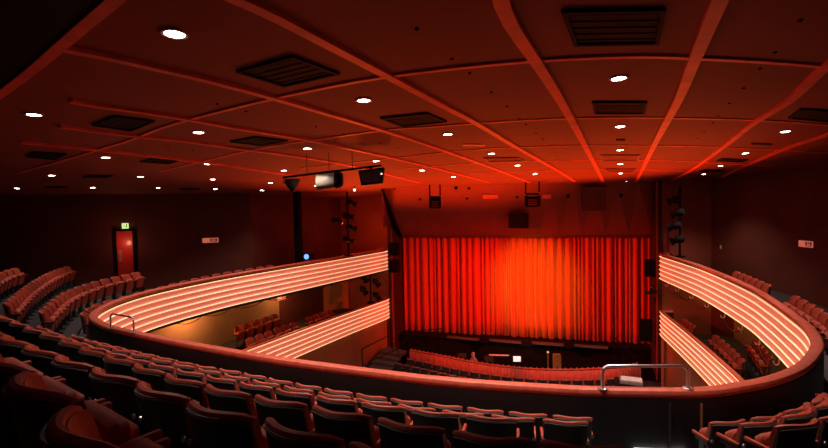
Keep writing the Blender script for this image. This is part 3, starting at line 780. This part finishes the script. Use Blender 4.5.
# right wing
R1 = spline([Vector(p) for p in [(4.75,16.9),(4.75,15.5),(4.7,14),(4.55,12.8)]], .2)
R2 = spline([Vector(p) for p in [(4.25,21.8),(4.45,20),(4.6,18.3)]], .2)
row(R1, -2.88, 'the right-wing row at the bend', 'seats of the right wing', 'its stage end', flip=True, pitch=.57)
row(R2, -2.88, 'the dimmer right-wing row', 'seats of the right wing', 'its stage end', flip=True, pitch=.57)
# boxes
row(spline([Vector((-15.15, 15.7)), Vector((-15.1, 19)), Vector((-14.9, 22.4))], .2), -5.83, 'the lower row of the left box', 'seats of the left box', 'its near end', flip=True, pitch=.6, skip=(6,))
row(spline([Vector((-16.1, 16.0)), Vector((-16.05, 19.2))], .2), -5.42, 'the upper row of the left box', 'seats of the left box', 'its near end', flip=True, pitch=.6)
row(spline([Vector((3.75, 22.9)), Vector((3.98, 21)), Vector((4.1, 19.0))], .2), -5.72, 'the lower row of the right box', 'seats of the right box', 'its stage end', flip=True, pitch=.6)
row(spline([Vector((2.9, 25.5)), Vector((3.2, 23.9))], .2), -5.72, 'the right box end group', 'seats of the right box', 'the stage', flip=True, pitch=.53)
row(spline([Vector((4.78, 21.2)), Vector((4.7, 18.6))], .2), -5.36, 'the upper row of the right box', 'seats of the right box', 'its stage end', flip=True, pitch=.62)
S(MB().prism([(-16.9,15.6),(-15.75,15.6),(-15.7,19.5),(-16.9,19.5)], EZ - 6.8, EZ - 5.42 - .885), 'floor_box_step_left', 'carpet')
S(MB().prism([(4.35,18.3),(5.4,18.3),(5.4,21.5),(4.5,21.5)], EZ - 6.68, EZ - 5.36 - .885), 'floor_box_step_right', 'carpet')
# stalls
s1 = offset(pitc, .95); s2 = offset(pitc, 1.85); s3 = offset(pitc, 2.75)
row(s1[::5] + [s1[-1]], -8.58, 'the stalls row behind the pit rail', 'seats of the stalls', 'its left end', .3, seats=21)
row(s2[::5] + [s2[-1]], -8.58, 'the second stalls row', 'seats of the stalls', 'its left end', .1, seats=22)
S(MB().prism([(-12.5,20.5),(3.5,20.5),(3.5,27),(-12.5,26)], -.35, EZ - 8.58 - .885), 'floor_stalls', 'carpet')
p = onz(631, 382, -8.3)
o = empty('flat_case', p, 'pale grey flat case beyond the chrome grab rail', 'case')
MB().rbox(p + Vector((0,0,.05)), (.95,.6,.16), .03).build('body', 'pale_case', o)
MB().box(p + Vector((.02,0,.145)), (.85,.5,.03)).build('lid', 'paper', o)
S(MB().prism([(p.x-.7,p.y-.5),(p.x+.7,p.y-.5),(p.x+.7,p.y+.5),(p.x-.7,p.y+.5)], -.1, p.z - .03), 'trim_26', 'stage_black')
# stalls side stairs with handrails, left
def stair_rail(pts, label):
    o = empty('stair_handrail', pts[0], label, 'handrail', 'dark handrails beside the stage')
    MB().tube(pts, .03, 8).build('rail', 'dark_metal', o, True)
    for q in pts: MB().tube([q, (q.x, q.y, 0.)], .022, 8).build('post', 'dark_metal', o, True)
stair_rail([atd(340,356,26.5), atd(362,349,27), atd(392,334,28)], 'dark sloping handrail on the left side stairs')
stair_rail([atd(368,362,26), atd(398,349,27), atd(409,336,28.3)], 'second dark handrail nearer the pit on the left side stairs')
stair_rail([atd(411,332,28.5), atd(441,328.5,28.5)], 'thin rail above the left end of the stage')
stair_rail([atd(614,337,26.5), atd(637,358,25.6)], 'thin slanting rail at the right end of the stage')
for k in range(6):
    S(MB().prism([(-13.1, 22.6 + k*.5), (-11.6, 22.4 + k*.5), (-11.6, 25.2), (-13.1, 25.6)], -.1, .05 + .15*k), 'floor_step_%d' % (k + 1), 'aisle_carpet') if k < 5 else None

# ------------------------------------------------------------------ door, signs
def wall_hit(px, py, path):
    d = ray(px, py)
    for a, b in zip(path, path[1:]):
        e = b - a; den = d.x*e.y - d.y*e.x
        if abs(den) < 1e-9: continue
        t = (a.x*e.y - a.y*e.x)/den; u = ((d.x*t - a.x)*e.x + (d.y*t - a.y)*e.y)/e.length_squared
        if t > 0 and -.02 <= u <= 1.02:
            nn = Vector((e.y, -e.x)).normalized()
            if nn.dot(Vector((d.x, d.y))) > 0: nn = -nn
            return EYE + d*t, Vector((nn.x, nn.y, 0)), Vector((e.x, e.y, 0)).normalized()
def panel(mb, c, tdir, n, w, h, y0, y1):
    q = [c - tdir*w/2 - Vector((0,0,h/2)), c + tdir*w/2 - Vector((0,0,h/2)), c + tdir*w/2 + Vector((0,0,h/2)), c - tdir*w/2 + Vector((0,0,h/2))]
    return mb.hexa([v + n*y0 for v in q] + [v + n*y1 for v in q])
c, n, t = wall_hit(126, 258, wl); top = wall_hit(126, 231, wl)[0].z; bot = EZ - 4.0
xl, xr = wall_hit(118.5, 240, wl)[0], wall_hit(134.5, 240, wl)[0]; W = (xr - xl).length; h = top - bot; c.z = (top + bot)/2
dr = panel(MB(), c, t, n, W, h, .02, .10).build('door_1', 'door_red'); dr['kind'] = 'structure'
mb = MB(); panel(mb, c + Vector((0,0,h/2 + .06)), t, n, W + .24, .12, .0, .14)
for s in (-1, 1): panel(mb, c + t*s*(W/2 + .06), t, n, .12, h, .0, .14)
mb.build('door_frame', 'black_paint', dr)
side = -1 if (wall_hit(120, 255, wl)[0] - c).dot(t) < 0 else 1
hc = c + t*side*(W/2 - .12); hc.z = wall_hit(121, 256, wl)[0].z
panel(MB(), hc, t, n, .11, .55, .10, .115).build('push_plate', 'plate', dr)
panel(MB(), hc, t, n, .05, .35, .12, .18).build('door_handle', 'chrome', dr)
e = wall_hit(125.5, 226, wl)[0]
o = empty('exit_sign', e, 'small green lit exit sign above the red door', 'sign')
panel(MB(), e, t, n, .26, .27, .0, .10).build('box', 'exit_glow', o)
mb = MB(); panel(mb, e + t*.06, t, n, .04, .14, .10, .104); panel(mb, e - t*.04, t, n, .09, .03, .10, .104); panel(mb, e + t*.06 + Vector((0,0,.09)), t, n, .04, .04, .10, .104)
mb.build('pictogram', 'exit_ink', o)
def sign(px, py, w, h, path, label, hit=None):
    p, n, t = hit or wall_hit(px, py, path)
    if t.dot(Vector((math.cos(AX), math.sin(AX), 0))) < 0: t = -t
    o = empty('notice_sign', p, label, 'sign', 'pale red notices on the walls')
    panel(MB(), p, t, n, w, h, .0, .02).build('board', 'sign_face', o)
    mb = MB()
    # smudged red symbol and two blocks of lettering
    panel(mb, p + t*w*.04 + Vector((0,0,h*.1)), t, n, w*.12, h*.5, .02, .024)
    panel(mb, p + t*w*.20 + Vector((0,0,h*.18)), t, n, w*.10, h*.3, .02, .024)
    panel(mb, p + t*w*.36 + Vector((0,0,h*.1)), t, n, w*.14, h*.5, .02, .024)
    panel(mb, p + t*w*.20 - Vector((0,0,h*.28)), t, n, w*.44, h*.12, .02, .024)
    mb.build('lettering', 'sign_ink', o)
sign(210.5, 240.3, .75, .24, wl, 'small pale red notice on the dark left wall')
sign(806, 244, .62, .25, [Vector((v.x, v.y)) for v in wall_r], 'small pale red notice on the dark right wall')
sign(281.5, 297.8, .68, .22, [Vector((-17.28, 9)), Vector((-17.28, 22.8))], 'pale notice on the tan wall behind the left box')
q = offset(LL, .34)
sign(357, 333.5, .62, .22, q, 'dim pale notice on the wall below the left box front')
p, n, t = wall_hit(721, 247, wall_r)
o = empty('wall_switch', p, 'tiny warm-lit switch plate on the right wall', 'switch')
panel(MB(), p, t, n, .12, .2, .0, .02).build('plate', 'plate', o); panel(MB(), p, t, n, .04, .07, .02, .035).build('rocker', 'paper', o)

# ------------------------------------------------------------------ lighting bar hung from the ceiling
bd = ceil(328, 152); dep = (-bd.x*math.sin(AX) + bd.y*math.cos(AX))
b0, b1 = atd(283, 177.5, dep), atd(381.5, 165.5, dep)
o = empty('lighting_bar', b0, 'black lighting bar hung on wires below the left ceiling', 'lighting bar')
MB().tube([b0, b1], .028, 10).build('pipe', 'black_paint', o, True)
for px, t in ((306.7, .245), (327.5, .47), (352, .705)):
    a = b0.lerp(b1, t); MB().tube([a, (a.x, a.y, ceil_z(a.x, a.y) - .01)], .008, 6).build('wire', 'black_paint', o)
bx = (b1 - b0).normalized(); bv = Vector((-bx.y, bx.x, 0)).normalized(); 
mpx = dep/F
p = atd(292, 184, dep)
o = empty('hanging_teardrop_lantern', p + Vector((0,0,.2)), 'black teardrop lantern at the left end of the hung bar', 'lantern')
MB().lathe([(.0001,-.20),(.06,-.17),(.13,-.06),(.17,.03),(.17,.12),(.0001,.13)], 16, p).build('housing', 'dark_metal', o, True)
MB().tube([p + bx*-.19 + Vector((0,0,.03)), p + bx*-.2 + Vector((0,0,.17)), p + bx*.2 + Vector((0,0,.17)), p + bx*.19 + Vector((0,0,.03))], .014, 6).build('yoke', 'black_paint', o)
p = atd(330, 181, dep)
o = empty('hanging_drum_lantern', p + Vector((0,0,.2)), 'white drum lantern hanging in the middle of the bar', 'lantern')
R = Matrix.Rotation(math.radians(-8), 3, 'X')
# drum lies on its side: axis to the right
ax = Matrix((bv, Vector((0,0,1)), bx)).transposed()
MB().lathe([(.0001,-.32),(.185,-.32),(.20,-.29),(.19,.12),(.0001,.12)], 20, p, ax).build('drum', 'white_paint', o, True)
MB().lathe([(.19,.12),(.205,.14),(.20,.24),(.15,.31),(.0001,.32)], 20, p, ax).build('rear_cap', 'black_paint', o, True)
MB().tube([p + Vector((0,0,.18)), p + Vector((0,0,.225))], .03, 8).build('clamp', 'black_paint', o)
p = atd(371.5, 176.5, dep)
o = empty('hanging_box_lantern', p + Vector((0,0,.2)), 'black box floodlight at the right end of the hung bar', 'lantern')
RB = Matrix((bx, bv, Vector((0,0,1)))).transposed()
MB().hexa([p + RB @ Vector(v) for v in [(-.24,-.18,-.2),(.27,-.18,-.2),(.27,.16,-.2),(-.24,.16,-.2),(-.30,-.18,.17),(.33,-.18,.17),(.33,.16,.17),(-.30,.16,.17)]]).build('housing', 'dark_metal', o)
MB().hexa([p + RB @ Vector(v) for v in [(-.20,-.19,-.15),(.22,-.19,-.15),(.22,-.175,-.15),(-.20,-.175,-.15),(-.24,-.19,.12),(.27,-.19,.12),(.27,-.175,.12),(-.24,-.175,.12)]]).build('lens', 'lens', o)
MB().tube([p + Vector((0,0,.16)), p + Vector((0,0,.232))], .03, 8).build('clamp', 'black_paint', o)
MB().lathe([(.0001,-.02),(.025,0),(.0001,.02)], 8, p + RB @ Vector((.26,-.2,.02))).build('pilot_lamp', 'pilot', o)

# two lanterns hung before the header
for (x0, x1, yt, yb, yl, lab) in ((429,441,183,197,207,'black frame lantern hung before the header, left of the two'), (525,540,178,194,207,'black frame lantern hung before the header, right of the two')):
    d = 22.5; o = empty('hung_lantern', atd((x0+x1)/2, yb, d), lab, 'lantern', 'lanterns hung before the header')
    a, b = atd(x0+.8, yb, d), atd(x1-.8, yb, d)
    for q in (a, b): MB().tube([q, (q.x, q.y, ceil_z(q.x, q.y))], .035, 6).build('hanger', 'black_paint', o)
    MB().tube([a, b], .05, 6).build('crossbar', 'black_paint', o)
    m = atd((x0+x1)/2, (yb+yl)/2, d); w = (b - a).length
    RR2 = Matrix(((b-a).normalized(), Vector((-(b-a).y, (b-a).x, 0)).normalized(), Vector((0,0,1)))).transposed()
    mb = MB()
    for s in (-1, 1): mb.box(m + RR2 @ Vector((s*w*.46,0,-.02)), (.10,.3,.50), RR2)
    mb.box(m + RR2 @ Vector((0,.1,.12)), (w,.14,.16), RR2).build('housing', 'black_paint', o)
    MB().box(m + RR2 @ Vector((0,.06,-.10)), (w*.9,.10,.42), RR2).build('backing', 'black_paint', o)
    mb = MB()
    for k in range(3): mb.box(m + RR2 @ Vector((0,-.05,.02 - .11*k)), (w*.7,.06,.04), RR2)
    mb.build('louvre', 'red_vent', o)
    MB().lathe([(.0001,-.03),(.035,0),(.0001,.03)], 8, atd(x1-1, yb-1, d-.1)).build('pilot_lamp', 'plate', o)

# side lantern towers
def lantern(p, aim, label, r=.14, group='side tower lanterns'):
    aim = Vector(aim).normalized(); o = empty('spot_lantern', p, label, 'lantern', group)
    R = aim.to_track_quat('Z', 'Y').to_matrix()
    MB().lathe([(.0001,-.3),(r*.7,-.28),(r,-.2),(r,.0),(r*.75,.05),(r*.75,.2),(r*1.1,.3),(r*1.0,.3)], 14, p, R).build('housing', 'dark_metal', o, True)
    MB().lathe([(.0001,.24),(r*.7,.235),(r*.7,.25),(.0001,.262)], 14, p, R).build('lens', 'lens', o, True)
    a = R @ Vector((1,0,0))
    MB().tube([p + a*(r+.03), p + a*(r+.03) + Vector((0,0,.22)), p - a*(r+.03) + Vector((0,0,.22)), p - a*(r+.03)], .016, 6).build('yoke', 'black_paint', o)
    MB().lathe([(.0001,-.02),(.022,0),(.0001,.02)], 8, p + Vector((0,0,.24)) - Vector((0,.06,0))).build('bolt', 'chrome', o)
def boom(x, y0, y1, d, label, name='lighting_boom'):
    a, b = atd(x, y0, d), atd(x, y1, d); o = empty(name, (a.x, a.y, b.z), label, 'lighting boom', 'lantern poles')
    MB().tube([(a.x, a.y, a.z), (a.x, a.y, b.z)], .05, 10).build('pole', 'black_paint', o, True)
    MB().lathe([(.25,0),(.25,.05),(.06,.08)], 14, (a.x, a.y, b.z)).build('base', 'black_paint', o, True)
boom(347, 192, 256, 25.5, 'black lantern pole above the left balcony end')
for k, y in enumerate((203, 216, 228, 240)):
    lantern(atd(351 - 3*(k%2), y, 25.2), (.8, .5, -.3), 'black lantern on the left pole, %s from the top' % ORD[k], .17)
boom(680, 186, 257, 22.8, 'black lantern pole above the right balcony end')
for k, y in enumerate((200, 213, 226, 240)):
    lantern(atd(675 + 3*(k%2), y, 22.4), (-.8, .5, -.3), 'black lantern on the right pole, %s from the top' % ORD[k], .18)
boom(370, 273, 303, 27.9, 'short black pole below the left balcony face', 'hanging_pole')
for k, (x, y) in enumerate(((364, 278), (376, 282), (363.5, 290), (376.5, 296))):
    lantern(atd(x, y, 27.9), (.6, -.3, -.4), 'black lantern clustered below the left balcony end, %s of four' % ORD[k], .17)
boom(668, 280, 309.5, 24.5, 'short black pole below the right balcony face')
for k, (x, y) in enumerate(((661, 286), (675.5, 290), (660.5, 298), (675.5, 303))):
    lantern(atd(x, y, 24.3), (-.6, -.3, -.4), 'black lantern clustered below the right balcony end, %s of four' % ORD[k], .17)
lantern(atd(651, 292, 23.7), (-1, -.1, -.25), 'long black lantern poking out over the curtain from the right balcony end', .11)
lantern(atd(337, 221, 24.9), (.8, .4, -.2), 'black lantern left of the left pole, at half height', .15)
lantern(atd(668, 248, 24.2), (-.8, .1, -.2), 'black lantern resting just above the right balcony end', .13)
for (x, y, lab) in ((394, 249, 'upper'), (394, 266, 'lower')):
    p = atd(x, y, 28.2); o = empty('wall_mounted_speaker', p, 'black speaker box on the left pier beside the curtain, %s one' % lab, 'loudspeaker', 'speaker boxes on the left pier')
    MB().rbox(p, (.55, .4, .75), .03).build('cabinet', 'black_paint', o); MB().box(p + Vector((0,-.21,0)), (.46,.02,.64)).build('grille', 'black_paint', o)
p = atd(650, 268, 25.0); o = empty('wall_mounted_speaker', p, 'black speaker box on the right pier beside the curtain', 'loudspeaker')
MB().rbox(p, (.5, .4, .9), .03).build('cabinet', 'black_paint', o); MB().box(p + Vector((0,-.21,0)), (.42,.02,.8)).build('grille', 'black_paint', o)
p = atd(646, 330, 24.6); o = empty('wall_mounted_speaker', p, 'black speaker stack standing at the right end of the stage', 'loudspeaker')
MB().rbox(p, (.6, .5, 1.1), .03).build('cabinet', 'black_paint', o); MB().box(p + Vector((0,-.26,0)), (.52,.02,1.0)).build('grille', 'black_paint', o)
# projector glowing blue behind the left balcony end
p = atd(307, 256, 24); o = empty('projector', p - Vector((0,0,.2)), 'small projector glowing blue above the left balcony face', 'projector')
MB().rbox(p + Vector((0,.15,-.02)), (.45,.4,.3), .03).build('body', 'dark_metal', o)
MB().lathe([(.0001,0),(.13,.0),(.13,.06),(.09,.10),(.0001,.10)], 14, p + Vector((.02,-.05,-.03)), Matrix.Rotation(math.radians(90), 3, 'X')).build('lens', 'lens_blue', o, True)
MB().tube([p + Vector((0,.15,-.15)), p + Vector((0,.15,-1.2))], .04, 8).build('post', 'black_paint', o)
# post of the control bay
a = atd(297, 196, 24.5)
S(MB().box((a.x, a.y, EZ - 1.4), (.35,.25,4.4)), 'trim_27', 'black_paint')

# ------------------------------------------------------------------ lights
def light(kind, name, loc, energy, col, aim=None, **kw):
    d = bpy.data.lights.new(name, kind); d.energy = energy; d.color = col
    for k, v in kw.items(): setattr(d, k, v)
    o = bpy.data.objects.new(name, d); C.objects.link(o); o.location = loc
    if aim is not None: o.rotation_euler = (Vector(aim) - Vector(loc)).to_track_quat('-Z', 'Y').to_euler()
    return o
mid = (CL + CRt)/2
tgt = Vector((mid.x + .3, mid.y, STZ + 3.6))
for k, f in enumerate((.08, .36, .64, .92)):
    a = CL.lerp(CRt, f); t = Vector((a.x, a.y, STZ + 2.1)); q = Vector((1.9, 19.0, EZ - .4)) if f < .5 else Vector((-12.9, 17.6, EZ - .4))
    light('SPOT', 'curtain_warmer', q, (5600, 4800, 5000, 6200)[k], (1, .040, .006), t, spot_size=math.radians(41), spot_blend=.8, shadow_soft_size=.2)
light('SPOT', 'curtain_special', (-4.2, 17, ceil_z(-4.2, 17) - .5), 5200, (1, .80, .05), tgt + Vector((.7,0,-.2)), spot_size=math.radians(29), spot_blend=1, shadow_soft_size=.25)
for f in (.3, .7):
    a, t = along(pitc, plen(pitc)*f); light('SPOT', 'pit_wash', (a.x*.6 - 2, 15.8, ceil_z(a.x, 15.8) - .45), 2200, (1, .13, .04), (a.x, a.y, .6), spot_size=math.radians(24), spot_blend=.6, shadow_soft_size=.2)
sp = on_pit(517, 361, 26.3); light('POINT', 'pier_fill', (-14.2, 24.2, EZ - 1.3), 90, (1, .10, .02), shadow_soft_size=.2)  # unseen red point light added to brighten the left pier front
light('POINT', 'sheet_fill', sp + Vector((.15, -.5, 1.75)), 16, (1, .95, .9), shadow_soft_size=.04)  # unseen light added to brighten the white sheets in the pit
# unseen red fills added to light the ceiling, standing in for curtain bounce
for x, y, z, e in ((-12.6, 21.5, -5.6, 2000), (2.2, 22, -5.4, 2000), (-5.2, 22.0, -7.4, 3600), (-13.6, 16.5, -2.4, 90), (2.9, 16.5, -2.4, 90)):
    light('SPOT', 'ceiling_fill', (x, y, EZ + z), e*1.35, (1, .10, .010), (x*.55 - 2.2, y - 3, EZ + 1.2), spot_size=math.radians(104), spot_blend=1, shadow_soft_size=.4)
# the downlights themselves
for x, y, l in DL:
    p = ceil(x, y) - CN*.06
    light('SPOT', 'downlight_beam', p, 130 if p.length_squared and (x, y) in ((174.5,32.5), (33.8,113.8)) else (560 if (x, y) in ((363.7,99.5), (618.7,77.4), (620.3,125.9), (447.7,133.7)) else (230 if p.x < -9 else 380)), (1, .80, .68), p - Vector((0,0,3)), spot_size=math.radians(104), spot_blend=.8, shadow_soft_size=.08)
dl = wall_hit(126, 250, wl)
light('POINT', 'door_fill', dl[0] + dl[1]*.9 + Vector((0,0,.3)), 14, (1, .35, .2), shadow_soft_size=.1)  # unseen light added in front of the red door to brighten it
# lamps below the circle
for x, y, e in ((-16.4, 14.5, 120), (-16.2, 20.5, 75), (5.3, 20.5, 30), (4.6, 24.8, 30), (5.5, 16.5, 40)):
    light('POINT', 'soffit_lamp', (x, y, EZ - 4.45), e*1.3, (1, .46, .17), shadow_soft_size=.15)

w = bpy.data.worlds.new('world'); bpy.context.scene.world = w; w.use_nodes = True
w.node_tree.nodes['Background'].inputs['Color'].default_value = (.02, .003, .002, 1); w.node_tree.nodes['Background'].inputs['Strength'].default_value = .05
sc = bpy.context.scene
sc.view_settings.view_transform = 'Standard'; sc.view_settings.look = 'None'; sc.view_settings.gamma = 1; sc.view_settings.exposure = 0
sc.cycles.use_denoising = True
sc.cycles.max_bounces = 6
